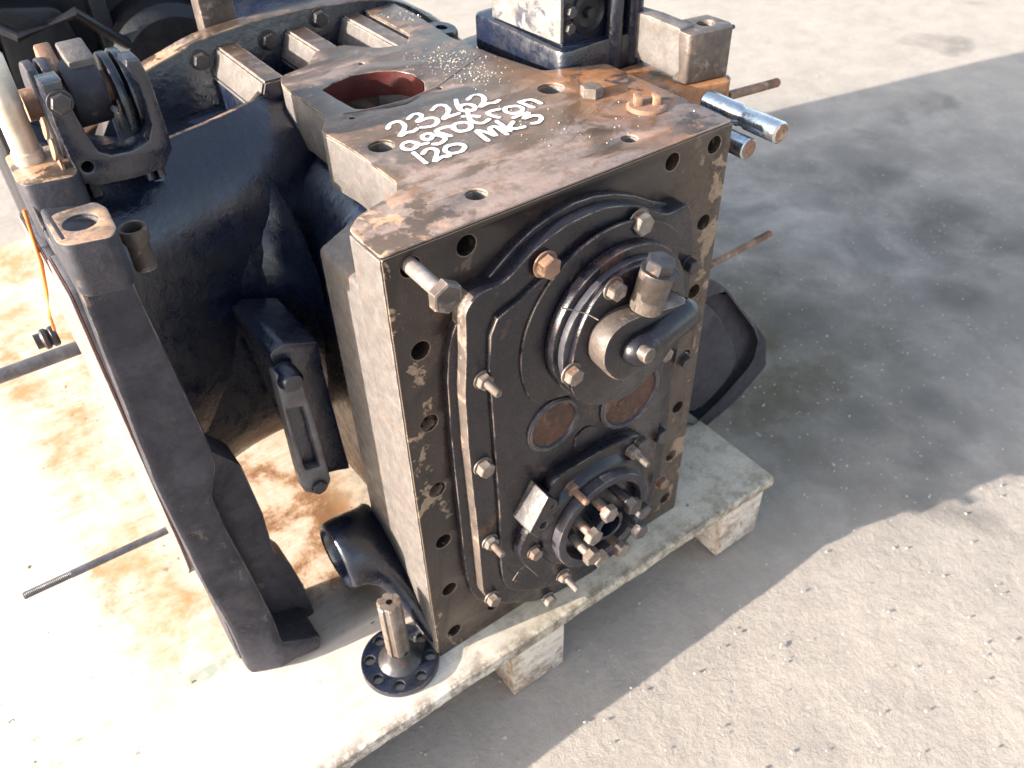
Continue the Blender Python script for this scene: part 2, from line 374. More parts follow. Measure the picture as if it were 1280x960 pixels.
def loft(name, sections, mat, parent, levels=2, cap=True, disp=.0, ang=180):
    """sections: list of rings (same count) of 3D points; smooth subdivided skin"""
    bm = bmesh.new(); rings = [[bm.verts.new(Vector(p)) for p in s] for s in sections]; k = len(rings[0])
    for a, b in zip(rings, rings[1:]):
        for i in range(k): bm.faces.new((a[i], a[(i + 1) % k], b[(i + 1) % k], b[i]))
    if cap: bm.faces.new(rings[0][::-1]); bm.faces.new(rings[-1])
    bmesh.ops.recalc_face_normals(bm, faces=bm.faces)
    me = bpy.data.meshes.new(name); bm.to_mesh(me); bm.free()
    o = link(name, me, mat, parent)
    if levels:
        md = o.modifiers.new('s', 'SUBSURF'); md.levels = levels; md.render_levels = levels
        dg = bpy.context.evaluated_depsgraph_get(); me2 = bpy.data.meshes.new_from_object(o.evaluated_get(dg)); o.modifiers.clear(); o.data = me2; me2.name = name
    if disp:
        for v in o.data.vertices:
            v.co += v.normal * (noise.noise(v.co * 18) * disp + noise.noise(v.co * 55) * disp * .35)
    if ang >= 180: o.data.shade_smooth()
    else: autosmooth(o.data, ang)
    return o
def px_poly(pts, ax, v):
    i, j = [k for k in (0, 1, 2) if k != ax]
    return [(P(x, y, ax, v)[i], P(x, y, ax, v)[j]) for x, y in pts]

# ------------------------------------------------------------------ ground
def make_ground():
    bm = bmesh.new(); nx, ny = 230, 190
    x0, x1, y0, y1 = -1.6, 4.4, -1.0, 4.0
    vs = []
    for j in range(ny + 1):
        row = []
        for i in range(nx + 1):
            x = x0 + (x1 - x0) * i / nx; y = y0 + (y1 - y0) * j / ny
            e = min(i, nx - i, j, ny - j) / 6; e = min(1, e)
            p = Vector((x, y, 0)); k = 1 if y < .5 else .5
            z = (noise.noise(p * 3) * .003 + noise.noise(p * 11) * .0012 * k + noise.noise(p * 26) * .0012 * k - .004) * e
            row.append(bm.verts.new((x, y, z)))
        vs.append(row)
    for j in range(ny):
        for i in range(nx): bm.faces.new((vs[j][i], vs[j][i + 1], vs[j + 1][i + 1], vs[j + 1][i]))
    # outer ring out to the horizon
    o = 150; c = [bm.verts.new(p) for p in ((-o, -o, 0), (o, -o, 0), (o, o, 0), (-o, o, 0))]
    bot = vs[0]; top = vs[-1]; lef = [r[0] for r in vs]; rig = [r[-1] for r in vs]
    def fan(edge, a, b):
        bm.faces.new([a] + [b] + edge[::-1])
    fan(bot, c[0], c[1]); fan(rig, c[1], c[2]); fan(top[::-1], c[2], c[3]); fan(lef[::-1], c[3], c[0])
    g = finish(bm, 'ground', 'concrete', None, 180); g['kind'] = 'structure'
make_ground()
# loose grit and small stones
def grit():
    bm = bmesh.new(); rnd = random.Random(9)
    for i in range(1500):
        x = rnd.uniform(-.1, 2.6); y = rnd.uniform(-.75, 1.6)
        if y > .7 and rnd.random() < .6: continue
        s = rnd.choice((.0012, .0018, .0025, .004)) * rnd.uniform(.7, 1.4)
        s = min(s, .0028)
        g = bmesh.ops.create_icosphere(bm, subdivisions=1, radius=s)
        for v in g['verts']:
            v.co = Vector((v.co.x * rnd.uniform(.7, 1.5), v.co.y * rnd.uniform(.7, 1.3), v.co.z * .7)) + Vector((x, y, s * .1))
    o = finish(bm, 'grit', 'pebble', None, 30); o['kind'] = 'stuff'; o['label'] = 'loose grit and small stones scattered over the concrete'; o['category'] = 'grit'
grit()

# ------------------------------------------------------------------ pallet
pal = empty('pallet', 'pale wooden pallet under the black gearbox housing, oil stained', 'pallet')
deck = [(-.95, -.055), (.690, -.062), (.700, .125), (.700, .95), (-.95, .95)]
def plank(y0, y1, x0=-.95, x1=.69, z1=PZ):
    bm = bmesh.new(); nx = 150; rnd = random.Random(int(y0 * 1000) + 5)
    prof = [(0, -.022), (0, -.0035), (.0012, -.001), (.004, 0)]
    ny = 10; rows = []
    for i in range(nx + 1):
        x = x0 + (x1 - x0) * i / nx; row = []
        def wob(k): return noise.noise(Vector((x * 14, k, y0 * 7))) * .0022 + noise.noise(Vector((x * 70, k, 3))) * .0012
        w0, w1 = wob(1.5), (wob(4.5) * .12)
        if y0 > .1: w0 *= .12
        pts = [(y0 + w0 + a, b + (wob(9.1) * .5 if b > -.02 else 0)) for a, b in prof]
        pts += [(y0 + .004 + w0 + (y1 - y0 - .008) * q / ny, noise.noise(Vector((x * 5, q * .7, 2))) * .0009 + wob(9.1) * .5 * (1 - q / ny)) for q in range(1, ny)]
        pts += [(y1 - w1 - a, b) for a, b in prof[::-1]]
        for y, z in pts:
            xe = x + (noise.noise(Vector((y * 60, z * 40, 8))) * .0025 if i in (0, nx) else 0)
            row.append(bm.verts.new((xe, y, z1 + z - .0003)))
        rows.append(row)
    for a, b in zip(rows, rows[1:]):
        for q in range(len(a)): bm.faces.new((a[q], b[q], b[(q + 1) % len(b)], a[(q + 1) % len(a)]))
    bm.faces.new(rows[0]); bm.faces.new(rows[-1][::-1])
    return finish(bm, 'deck_board', 'deck_wood', pal)
plank(-.058, 1.72, x1=.697)
for x0, x1 in ((.582, .688), (.103, .208), (-.37, -.265), (-.90, -.80)):
    box('runner', ((x0 + x1) / 2, .832, (PZ - .0225) / 2), (x1 - x0, 1.764, PZ - .0235), 'raw_wood', pal, None, .002)

# ------------------------------------------------------------------ the gearbox housing
G = empty('tractor_transmission_housing', 'big black and rusty tractor gearbox housing with white handwriting, standing on the wooden pallet', 'gearbox')
zs = [.8600, .7500, .6385, .5200, .4155, .3055, .1985]
fh = []
for z in zs: fh += [circle(.0315, z, .0122, 20), circle(.4715, z, .0115, 20)]
fh += [circle(.1003, .8590, .0125, 20), circle(.3998, .8600, .0115, 20), circle(.105, .2005, .0105, 20), circle(.40, .2005, .0105, 20)]
fo = [(0, PZ), (.5, PZ), (.5, T - .0035), (0, T - .0035)]
plate('front_flange', rounded(fo, .004), fh, 'xz', 0, .0325, 'greasy_front', G, .0012)
# bare left side of the flange and the step slab behind it
plate('flange_slab', rounded([(.0, PZ + .001), (.5, PZ + .001), (.5, .80), (.46, .82), (.05, .835), (.0, .812)], .006), [], 'xz', .066, .165, 'pale_cast', G, .004)
plate('flange_core', [(.001, PZ + .002), (.499, PZ + .002), (.499, T - .076), (.001, T - .076)], [], 'xz', .033, .0655, 'pale_cast', G, .001)
plate('flange_side', rounded([(.0015, PZ + .002), (.0645, PZ + .002), (.0645, T - .005), (.0015, T - .005)], .001), [], 'yz', -.0018, .004, 'pale_cast', G, .0006)
# top plate
win = px_poly([(402, 112), (415, 104), (440, 94), (470, 89), (495, 88), (515, 92), (530, 102), (531, 112), (524, 121), (508, 130), (485, 135), (462, 136), (445, 136), (438, 133), (420, 123)], 2, T)
th = [win]
for x, y, r in ((.1225, .2145, .0165), (.3855, .2205, .018), (.1455, .0462, .0125), (.3665, .0430, .0105), (.1326, .3079, .0045), (.2696, .3164, .0045), (.2300, .4620, .0045)):
    th.append(circle(x, y, r, 24))
to = [(.0, .0008), (.4995, .0008), (.4995, .2385), (.4150, .2750), (.3980, .36), (.3870, .47), (.40, .60), (.40, .664), (.345, .664), (.345, .52), (.32, .485), (.28, .50), (.245, .545), (.20, .548), (.165, .505), (.119, .494), (.107, .465), (.107, .33), (.083, .297), (.0905, .235), (.0905, .125), (.080, .106), (.0215, .0865), (.0, .0668)]
# the plate's front 66 mm are the flange itself, so the top sheet sits just proud of it
plate('top_plate', rounded(to, .006, 3), th, 'xy', T - .0030, T, 'rusty_top', G, .0012)
tb = [(.001, .0335), (.4985, .0335), (.4985, .2375)] + [(x, y - .001) for x, y in to[3:-1]] + [(.001, .0660)]
by_normal(plate('top_block', rounded(tb, .006, 3), th, 'xy', T - .075, T - .0035, 'rusty_top', G, .0015), 'pale_cast', lambda n_: n_.x < -.3)
liner = [tuple(Vector(p)) for p in win]
def ringwall(name, poly, z0, z1, off, mat, parent, capz=True):
    bm = bmesh.new(); cx = sum(p[0] for p in poly) / len(poly); cy = sum(p[1] for p in poly) / len(poly)
    def o(p, k): return (cx + (p[0] - cx) * k, cy + (p[1] - cy) * k)
    A = [bm.verts.new((*o(p, 1.0 + off), z1)) for p in poly]; B = [bm.verts.new((*o(p, 1.0 + off), z0)) for p in poly]
    L = len(poly)
    for i in range(L): bm.faces.new((A[i], A[(i + 1) % L], B[(i + 1) % L], B[i]))
    return finish(bm, name, mat, parent, 50)
ringwall('window_liner', win, T - .034, T - .001, -.02, 'red_primer', G)
# inside of the housing seen through the window: near-black sheet for the shade, bright-coloured boxes for glints
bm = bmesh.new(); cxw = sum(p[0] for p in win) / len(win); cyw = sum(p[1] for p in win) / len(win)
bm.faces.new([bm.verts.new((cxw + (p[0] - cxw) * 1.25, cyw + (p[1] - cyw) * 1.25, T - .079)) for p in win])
finish(bm, 'inside_shade_sheet', 'hole_shade', G)
ringwall('window_bore', win, T - .078, T - .0335, .01, 'hole_shade', G)  # bore wall coloured near black for the shade inside
for px_, py_, sx_, sy_, mt in ((447, 126, .010, .008, 'white_machined'), (483, 129, .005, .010, 'glint_cable_orange'), (490, 127, .003, .009, 'glint_cable_orange'), (507, 123, .005, .010, 'glint_cable_orange')):  # white and orange albedo stands in for glints of sun
    q_ = P(px_, py_, 2, T - .050)
    box('painted_glint', (q_.x, q_.y, T - .062), (sx_, sy_, .024), mt, G, Matrix.Rotation(.5, 3, 'Z'), .0015)
# liner collars of the bolt holes in the top plate
# raised rib line across the top plate
tube('casting_ridge', [P(x, y, 2, T - .0032) for x, y in ((428, 145), (445, 143), (470, 138), (510, 128), (545, 112), (575, 90), (600, 72))], .0042, 'rusty_top', G, 10)

# main body: loft along y
def sec(y, pts): return [(x, y, z) for x, z in pts]
base = [(.105, .800), (.055, .745), (.030, .66), (.028, .50), (.030, .34), (.050, .22), (.16, .165), (.34, .165), (.45, .22), (.47, .34), (.472, .50), (.47, .66), (.455, .745), (.405, .800), (.33, .806), (.18, .806)]
def mixs(a, b, t): return [((1 - t) * p[0] + t * q[0], (1 - t) * p[1] + t * q[1]) for p, q in zip(a, b)]
bell = [(-.03, .80), (-.09, .72), (-.12, .60), (-.12, .48), (-.09, .36), (-.02, .26), (.14, .20), (.36, .20), (.52, .26), (.59, .36), (.62, .48), (.62, .60), (.59, .72), (.53, .79), (.37, .80), (.13, .80)]
loft('main_casting', [sec(.12, base), sec(.16, base), sec(.28, base), sec(.40, base), sec(.50, mixs(base, bell, .35)), sec(.60, mixs(base, bell, .85)), sec(.665, bell), sec(.67, bell)], 'black_paint', G, 2, disp=.0010)
# bell flange (rear), arched top
bo = [(-.13, .30), (-.15, .55), (-.13, .74), (-.085, .825), (-.035, .868), (.02, .886), (.07, .899), (.13, .905), (.21, .908), (.29, .905), (.367, .897), (.42, .880), (.47, .845), (.52, .80), (.58, .73), (.63, .60), (.63, .45), (.60, .30), (.50, .20), (.0, .20)]
plate('rear_bell_flange', smoothpoly(bo, 4), [], 'xz', .665, .70, 'black_paint', G, .003); by_normal(bpy.data.objects['rear_bell_flange'], 'rusty_top', lambda n_: n_.z > .35)
# ribs between bell flange and top plate
for i, (x0, x1, y0, y1) in enumerate(((.092, .125, .49, .666), (.205, .238, .53, .666), (.305, .335, .48, .666))):
    bm = bmesh.new()
    xs = [(x0, T - .001), (x1, T - .001), (x1 + .006, T - .11), (x0 - .016, T - .11), (x0 - .016, T - .042)]
    A = [bm.verts.new((x, y0, z)) for x, z in xs]; B = [bm.verts.new((x, y1, z)) for x, z in xs]
    for j in range(5): bm.faces.new((A[j], A[(j + 1) % 5], B[(j + 1) % 5], B[j]))
    bm.faces.new(A[::-1]); bm.faces.new(B)
    bmesh.ops.bevel(bm, geom=bm.edges[:], offset=.003, segments=2, affect='EDGES')
    rb = by_normal(finish(bm, 'rib', 'black_paint', G), 'rusty_top', lambda n_: n_.z > .7); rb.data.materials.append(M['pale_cast'])
    for p_ in rb.data.polygons:
        if p_.normal.x < -.5 and p_.normal.z > .12: p_.material_index = 2  # pale chamfer paints the sunlit strip, black sides the shade below
for px, py in ((250, 75), (335, 50), (398, 22)):
    p = P(px, py, 1, .664); bolt(p, (0, -1, 0), .022, .010, G, 'dark_steel')

# left axle trumpet: loft along x
def tsec(x, yf, yb, zb, zt, r=.10):
    pts = []
    cy, cz = (yf + yb) / 2, (zb + zt) / 2; hy, hz = (yb - yf) / 2, (zt - zb) / 2
    for i in range(16):
        a = 2 * math.pi * (i + .5) / 16; c, s = math.cos(a), math.sin(a)
        e = .55
        pts.append((x, cy + hy * math.copysign(abs(c) ** e, c), cz + hz * math.copysign(abs(s) ** e, s)))
    return pts
loft('left_axle_trumpet', [tsec(.10, .37, .66, .36, .78), tsec(.06, .345, .66, .35, .79), tsec(.0, .335, .67, .345, .80), tsec(-.06, .335, .70, .345, .81), tsec(-.12, .33, .74, .33, .825), tsec(-.17, .32, .78, .31, .845), tsec(-.205, .31, .80, .29, .88), tsec(-.22, .31, .80, .29, .88)], 'black_paint', G, 2, disp=.0010)
# shoulder ledge lit on its edge
lp = [P(70, 240, 2, .862), P(160, 196, 2, .866), P(225, 168, 2, .866), P(262, 153, 2, .867), P(295, 138, 2, .868), P(318, 127, 2, .868), P(330, 112, 2, .869), P(340, 97, 2, .870)]
bm = bmesh.new(); rows = []
for dy, dz in ((.010, -.085), (.010, -.002), (.008, 0), (.001, 0), (-.001, -.003), (-.030, -.018), (-.058, -.038), (-.080, -.064), (-.092, -.100), (-.097, -.150), (-.097, -.22), (-.092, -.30), (-.080, -.38), (-.050, -.45), (.0, -.49)):
    row = []
    for i, p in enumerate(lp):
        d = (lp[min(i + 1, 7)] - lp[max(i - 1, 0)]).normalized(); nn = Vector((-d.y, d.x, 0))
        row.append(bm.verts.new(p + nn * dy + Vector((0, 0, dz))))
    rows.append(row)
for a, b2 in zip(rows, rows[1:]):
    for i in range(len(lp) - 1): bm.faces.new((a[i], a[i + 1], b2[i + 1], b2[i]))
by_normal(finish(bm, 'casting_ledge', 'black_paint', G, 70), 'rusty_top', lambda n_: abs(n_.z) > .9)
web = [(-.10, .40), (.045, .445), (.10, .50), (.105, .668), (-.12, .668)]
plate('pocket_floor', rounded(web, .012), [], 'xy', .775, .79, 'black_paint', G, .003)
# left axle flange with its two lug towers and the foot
lf = [(.157, .90), (.245, .90), (.25, .855), (.335, .855), (.34, .885), (.425, .885), (.435, .86), (.43, .60), (.43, .40), (.40, .30), (.33, .31), (.28, .30), (.235, .27), (.21, PZ + .03), (.157, PZ + .03)]
plate('left_axle_flange', rounded(lf, .012), [], 'yz', -.252, -.215, 'rough_black', G, .003)
def arm_y(x, z):      # the lower end of the casting sweeps forward into a broad foot
    q_ = min(1, max(0, (.30 - z) / .13)); return .15 - q_ * q_ * (3 - 2 * q_) * .028 * min(1, max(0, (x + .25) / .05))
rib = []
for px, py in ((75, 303), (143, 296), (190, 400), (236, 498), (256, 540), (272, 581), (267, 622), (282, 658), (300, 691), (325, 737), (344, 775), (354, 803), (400, 795), (404, 803), (401, 815), (369, 826), (350, 837), (330, 848), (314, 843), (309, 837), (287, 787), (259, 741), (225, 672), (194, 609), (151, 500), (112, 400)):
    y_ = .15
    for k_ in range(12):
        q = P(px, py, 1, y_); y_ = arm_y(q.x, q.z)
    rib.append((q.x, max(q.z, PZ + .0012)))
la = plate('lug_arm', rounded(rib, .006), [], 'xz', .15, .235, 'rough_black', G, .007)
bm = bmesh.new(); bm.from_mesh(la.data)
for k_ in range(13): bmesh.ops.bisect_plane(bm, geom=bm.verts[:] + bm.edges[:] + bm.faces[:], plane_co=(0, 0, .16 + .0115 * k_), plane_no=(0, 0, 1))
for k_ in range(8): bmesh.ops.bisect_plane(bm, geom=bm.verts[:] + bm.edges[:] + bm.faces[:], plane_co=(-.245 + .014 * k_, 0, 0), plane_no=(1, 0, 0))
bm.to_mesh(la.data); bm.free()
for v in la.data.vertices:
    if v.co.y < .19: v.co.y += arm_y(v.co.x, v.co.z) - .15
backp = px_poly([(240, 540), (261, 562), (302, 582), (330, 644), (344, 692), (364, 706), (381, 734), (395, 768), (401, 800), (380, 806), (340, 800), (300, 700), (262, 620)], 1, .19)
plate('arm_web', rounded(backp, .006), [], 'xz', .19, .245, 'rough_black', G, .005)
pad = px_poly([(55, 276), (68, 266), (118, 251), (133, 258), (146, 284), (140, 296), (84, 307), (70, 303)], 2, .925)
hc = P(100, 277, 2, .925)
by_normal(plate('lug_pad', rounded(pad, .006), [circle(hc.x, hc.y, .0165, 24)], 'xy', .865, .925, 'rough_black', G, .002), 'rusty_top', lambda n_: n_.z > .6)
lathe('pin_bore', [(.0163, 0), (.0163, .045)], (hc.x, hc.y, .877), (0, 0, 1), 'pale_cast', G, 24, cap=False)
pad2 = px_poly([(5, 196), (15, 190), (75, 178), (88, 184), (98, 214), (92, 220), (32, 232), (20, 228)], 2, .905)
by_normal(plate('lug_pad', rounded(pad2, .006), [], 'xy', .80, .905, 'rough_black', G, .002), 'rusty_top', lambda n_: n_.z > .6)
pr = P(38, 200, 2, .905)
lathe('lift_pin', [(.017, 0), (.017, .012), (.0150, .014), (.0150, .06), (.0158, .062), (.0158, .118), (.013, .122)], pr, (0, 0, 1), 'bright_steel', G, 24)
# vertical pipe stub and boss beside the tower
ps = P(165, 284, 2, .88)
lathe('pipe_stub', [(.012, -.05), (.012, -.02), (.0150, -.014), (.0150, 0), (.0120, 0), (.0115, -.015), (.001, -.015)], ps, (0, 0, 1), 'worn_iron', G, 22)
# round boss between the towers
ps = P(62, 245, 2, .88)
lathe('dowel', [(.010, -.05), (.010, .0), (.008, .003)], P(66, 240, 2, .875), (0, 0, 1), 'pale_cast', G, 18)
# red gasket and bright machined rim on the flange face
gk = [(.162, .865), (.245, .87), (.25, .83), (.425, .84), (.425, .40), (.395, .31), (.30, .315), (.235, .33), (.18, .40), (.165, .45)]
plate('flange_spacer', rounded(gk, .012), [], 'yz', -.2610, -.2522, 'grey_steel', G, .0006)
plate('gasket', rounded(gk, .012), [], 'yz', -.2624, -.2611, 'red_primer', G, .0003)
plate('flange_rim', rounded([(p[0] + .003, p[1] - .004) for p in gk], .012), [], 'yz', -.2648, -.2625, 'bare_iron', G, .001)
# studs
sa = P(105, 432, 1, .415); stud('stud', (-.25, sa.y, sa.z), (-.47, sa.y, sa.z + .003), .0095, 'grey_steel', G)
sa = P(215, 660, 1, .27); sb = P(30, 745, 1, .27)
stud('stud', (sa.x + .01, sa.y, sa.z), (sb.x, sb.y, sb.z), .0055, 'grey_steel', G, .06)
lathe('coupling', [(.012, 0), (.015, .003), (.015, .008), (.012, .011), (.015, .014), (.015, .019), (.011, .022), (.011, .03)], P(72, 418, 1, .50), (-1, 0, 0), 'dark_steel', G, 20)

# clevis on the left trumpet
cy = .34
U = px_poly([(52, 106), (77, 100), (82, 122), (98, 150), (112, 173), (124, 190), (140, 194), (165, 189), (186, 177), (190, 157), (183, 131), (171, 99), (158, 84), (158, 76), (174, 74), (187, 97), (202, 140), (217, 186), (207, 211), (170, 223), (127, 232), (106, 230), (88, 201), (68, 155)], 1, cy)
hA = P(75, 128, 1, cy); hB = P(110, 209, 1, cy)
CL = plate('clevis_plate', U, [circle(hB.x, hB.z, .0065, 18)], 'xz', cy, cy + .035, 'black_paint', G, .0025)
bolt((hA.x, cy, hA.z), (0, -1, 0), .020, .006, G, 'dark_steel')
def lug(x0, x1, y0, z0, w, h, mat='black_paint'):
    prof = [(y0, z0), (y0 + w, z0)] + [(y0 + w / 2 + w / 2 * math.cos(a), z0 + h - w / 2 + w / 2 * math.sin(a)) for a in [math.pi * i / 12 for i in range(13)]]
    return plate('clevis_lug', prof, [circle(y0 + w / 2, z0 + h - w / 2, w * .2, 16)], 'yz', x0, x1, mat, G, .002)
for x0 in (-.198, -.183): lug(x0, x0 + .011, cy + .036, .85, .10, .150, 'rough_black')
for x0 in (-.118, -.104): lug(x0, x0 + .010, cy + .036, .85, .10, .142, 'black_paint')
px_ = P(98, 72, 1, cy + .09)
lathe('clevis_pin', [(.018, 0), (.018, .115)], (-.212, cy + .085, .955), (1, 0, 0), 'rusty_steel', G, 22)
lathe('lever_eye', [(.036, 0), (.038, .003), (.038, .036), (.036, .039)], (-.165, cy + .085, .955), (1, 0, 0), 'rough_black', G, 28)
box('lever_block', (-.140, cy + .09, .985), (.030, .045, .035), 'pale_cast', G, Matrix.Rotation(.25, 3, 'X'), .003)
box('lever_block', (-.168, cy + .10, .985), (.018, .045, .030), 'rusty_steel', G, Matrix.Rotation(.5, 3, 'X'), .003)
box('clevis_base', (-.145, cy + .105, .815), (.105, .12, .06), 'black_paint', G, None, .008)
for z in (.90, .925, .95): lathe('washer', [(.012, 0), (.012, .003)], (-.205, cy + .02, z), (-1, 0, .2), 'rusty_steel', G, 16)
lathe('grease_cap', [(.016, 0), (.018, .004), (.014, .014), (.0, .018)], (-.098, cy + .12, .965), (1, 0, .3), 'rough_black', G, 20)
pl = P(142, 136, 1, cy + .045)
lathe('grease_nipple', [(.004, 0), (.004, .006), (.0025, .008), (.003, .011)], pl, (0, -1, .3), 'white_machined', G, 12)

# slotted bracket hanging on the body between trumpet and flange
by = .17
fo3 = px_poly([(344, 470), (374, 466), (392, 520), (414, 600), (409, 612), (396, 618), (381, 615), (374, 590), (352, 505)], 1, by)
sl3 = px_poly([(358, 512), (380, 508), (401, 583), (382, 588)], 1, by)
plate('slotted_arm', rounded(fo3, .004), [rounded(sl3, .002)], 'xz', by, by + .022, 'grey_steel', G, .002)
plate('slot_back', rounded(px_poly([(352, 500), (384, 498), (408, 592), (378, 596)], 1, by + .014), .003), [], 'xz', by + .014, by + .022, 'black_paint', G, .001)
bk = px_poly([(337, 445), (352, 432), (400, 428), (408, 470), (432, 560), (440, 588), (418, 592), (405, 596), (396, 585), (362, 500)], 1, by + .02)
plate('bracket_body', rounded(bk, .006), [], 'xz', by + .022, by + .15, 'black_paint', G, .006)
lp = P(398, 607, 1, by); bolt(lp, (0, -1, 0), .020, .008, G, 'dark_steel', washer=False)
lh = P(363, 475, 1, by - .004); lathe('bracket_boss', [(.016, -.02), (.016, .004), (.012, .010), (0, .012)], lh, (0, -1, 0), 'black_paint', G, 20)

# cone boss at the foot of the bare side
bs = [(0, y, z) for y, z in smoothpoly([(.20, .34), (.14, .345), (.09, .305), (.05, .265), (.005, .20), (.005, .162), (.09, .158), (.19, .162), (.24, .23)], 2)]
cc = Vector((-.078, .130, .345))
kk = len(bs); c0 = Vector((0, sum(p[1] for p in bs) / kk, sum(p[2] for p in bs) / kk))
end = []
for p in bs:
    a = math.atan2(p[2] - c0.z, p[1] - c0.y); end.append((a, p))
def ringat(x, cy_, cz_, r): return [(x, cy_ + r * math.cos(a), cz_ + r * math.sin(a)) for a, p in end]
mid = [(-.014, p[1] * .45 + q[1] * .55, p[2] * .45 + q[2] * .55) for p, q in zip(bs, ringat(0, .130, .315, .060))]
loft('side_boss', [[(.01, p[1], p[2]) for p in bs], bs, mid, ringat(-.040, .130, .33, .056), ringat(-.074, .130, .335, .055), ringat(-.082, .130, .335, .052), ringat(-.083, .130, .335, .040), ringat(-.06, .130, .335, .037), ringat(-.045, .130, .335, .035), ringat(-.043, .130, .335, .01)], 'black_paint', G, 1)

# ------------------------------------------------------------------ front cover
CV = [(.0878, .814), (.0745, .799), (.0714, .74), (.066, .69), (.0650, .588), (.0680, .45), (.0703, .296), (.0764, .2765), (.11, .235), (.165, .192), (.21, .178), (.28, .172), (.34, .185), (.395, .235), (.418, .32), (.420, .45), (.415, .52), (.422, .60), (.428, .6565), (.425, .75), (.412, .80), (.404, .8146), (.3713, .8123), (.357, .8196), (.32, .843), (.29, .853), (.267, .8583), (.2437, .8587), (.215, .857), (.19, .850), (.1658, .841), (.133, .8200), (.119, .816), (.10, .8175)]
COV = plate('gear_cover', rounded(CV, .006, 2), [], 'xz', -.0005, -.030, 'cover_black', G, .003); by_normal(COV, 'worn_iron', lambda n_: n_.x < -.6)  # left rim: worn edge, also coloured paler for the sun on it
back = [(.076, .78), (.055, .70), (.054, .45), (.060, .29), (.10, .225), (.16, .185), (.28, .165), (.36, .185), (.41, .26), (.425, .40), (.425, .75), (.36, .826), (.267, .865), (.18, .855), (.11, .81)]
plate('cover_gasket', smoothpoly(back, 3), [], 'xz', -.0003, -.012, 'cover_black', COV, .002)
inner = [(.100, .760), (.098, .60), (.1, .45), (.1, .31), (.13, .26), (.18, .225), (.25, .205), (.33, .215), (.375, .26), (.39, .34), (.39, .50), (.385, .60), (.39, .70), (.37, .775), (.31, .815), (.25, .825), (.19, .812), (.14, .79)]
plate('cover_panel', smoothpoly(inner, 3), [], 'xz', -.029, -.038, 'cover_black', COV, .0035)
dome = [(.275 + .138 * math.cos(R(a)), .700 + .138 * math.sin(R(a))) for a in range(35, 212, 6)] + [(.175, .625), (.24, .606), (.30, .612), (.345, .64), (.375, .70)]
plate('cover_dome', rounded(dome, .01, 2), [], 'xz', -.037, -.0425, 'cover_black', COV, .0025)
YB = -.030
def cb(px, py, y=YB, **k):
    p = P(px, py, 1, y); return bolt((p.x, y, p.z), (0, -1, 0), parent=COV, **k)
cb(681, 330, y=-.036, mat='rusty_steel', af=.024, hh=.012, rot=.4)
cb(798, 277, y=-.036, mat='steel', af=.024, hh=.012, rot=.1)
cb(603, 474, mat='steel', af=.019, hh=.008, nut=True, shank=.022)
cb(603, 582, mat='steel', af=.020, hh=.012)
cb(612, 676, mat='steel', af=.019, hh=.008, nut=True, shank=.020)
cb(614, 746, mat='steel', af=.018, hh=.011)
cb(684, 747, mat='steel', af=.018, hh=.011)
cb(822, 541, mat='dark_steel', af=.024, hh=.012)
cb(829, 441, mat='steel', af=.020, hh=.008)
cb(853, 449, mat='dark_steel', af=.018, hh=.011)
cb(860, 330, mat='dark_steel', af=.018, hh=.011)
# upper hub with oil pipe drum
H = plate('upper_hub', circle(.277, .708, .107, 64), [], 'xz', -.044, -.060, 'cover_black', G, .004)
plate('hub_flange', [(.275 + .098 * math.cos(a), .705 + .098 * math.sin(a)) for a in [2 * math.pi * i / 64 for i in range(64)]], [], 'xz', -.059, -.070, 'rough_black', H, .003)
lobe = [(.20, .755), (.235, .795), (.285, .80), (.33, .78), (.36, .74), (.37, .68), (.34, .63), (.28, .60), (.225, .615), (.19, .65), (.185, .70)]
plate('drum_flange', smoothpoly(lobe, 4), [], 'xz', -.069, -.078, 'cover_black', H, .003)
for px, py in ((766, 360), (713, 466)):
    p = P(px, py, 1, -.078); bolt((p.x, -.078, p.z), (0, -1, 0), .021, .011, H, 'steel', rot=.3)
dc = P(772, 440, 1, -.105)
eb = px_poly([(757, 463), (756, 443), (764, 423), (782, 405), (806, 394), (838, 385), (866, 378), (872, 398), (852, 425), (822, 450), (797, 469), (774, 478)], 1, -.108)
plate('elbow_body', smoothpoly(eb, 4), [], 'xz', -.074, -.108, 'cover_black', H, .007)
by_normal(bpy.data.objects['elbow_body'], 'worn_iron', lambda n_: n_.y > -.45 and n_.x < .25)  # left and upper sides coloured paler to carry the sunlight
# capsule shaped neck running right
pa = P(797, 436, 1, -.112); pb = P(860, 388, 1, -.100)
bm = bmesh.new(); dv = (pb - pa)
for t0 in (0,):
    lathe_bm(bm, [(.004, -.022), (.014, -.017), (.020, -.008), (.0215, 0), (.0215, dv.length * .9), (.019, dv.length), (.012, dv.length + .008), (.002, dv.length + .011)], pa, dv, 28)
finish(bm, 'oil_neck', 'cover_black', H, 60)
pt = P(823, 338, 1, -.104)
lathe('plug_boss', [(.020, -.052), (.020, -.004), (.019, 0)], (pt.x, pt.y, pt.z), (.12, -.15, 1), 'worn_iron', H, 28)
bolt((pt.x, pt.y, pt.z), (.12, -.15, 1), .030, .014, H, 'dark_steel', rot=.1)
lathe('drain_stub', [(.010, 0), (.010, .012), (.007, .014)], (P(798, 436, 1, -.118).x, -.124, P(798, 436, 1, -.118).z), (.1, -1, 0), 'worn_iron', H, 18)
tube('lock_wire', [P(702, 385, 1, -.080), P(718, 388, 1, -.082), P(733, 392, 1, -.086), P(748, 400, 1, -.10)], .0008, 'steel', H, 6)
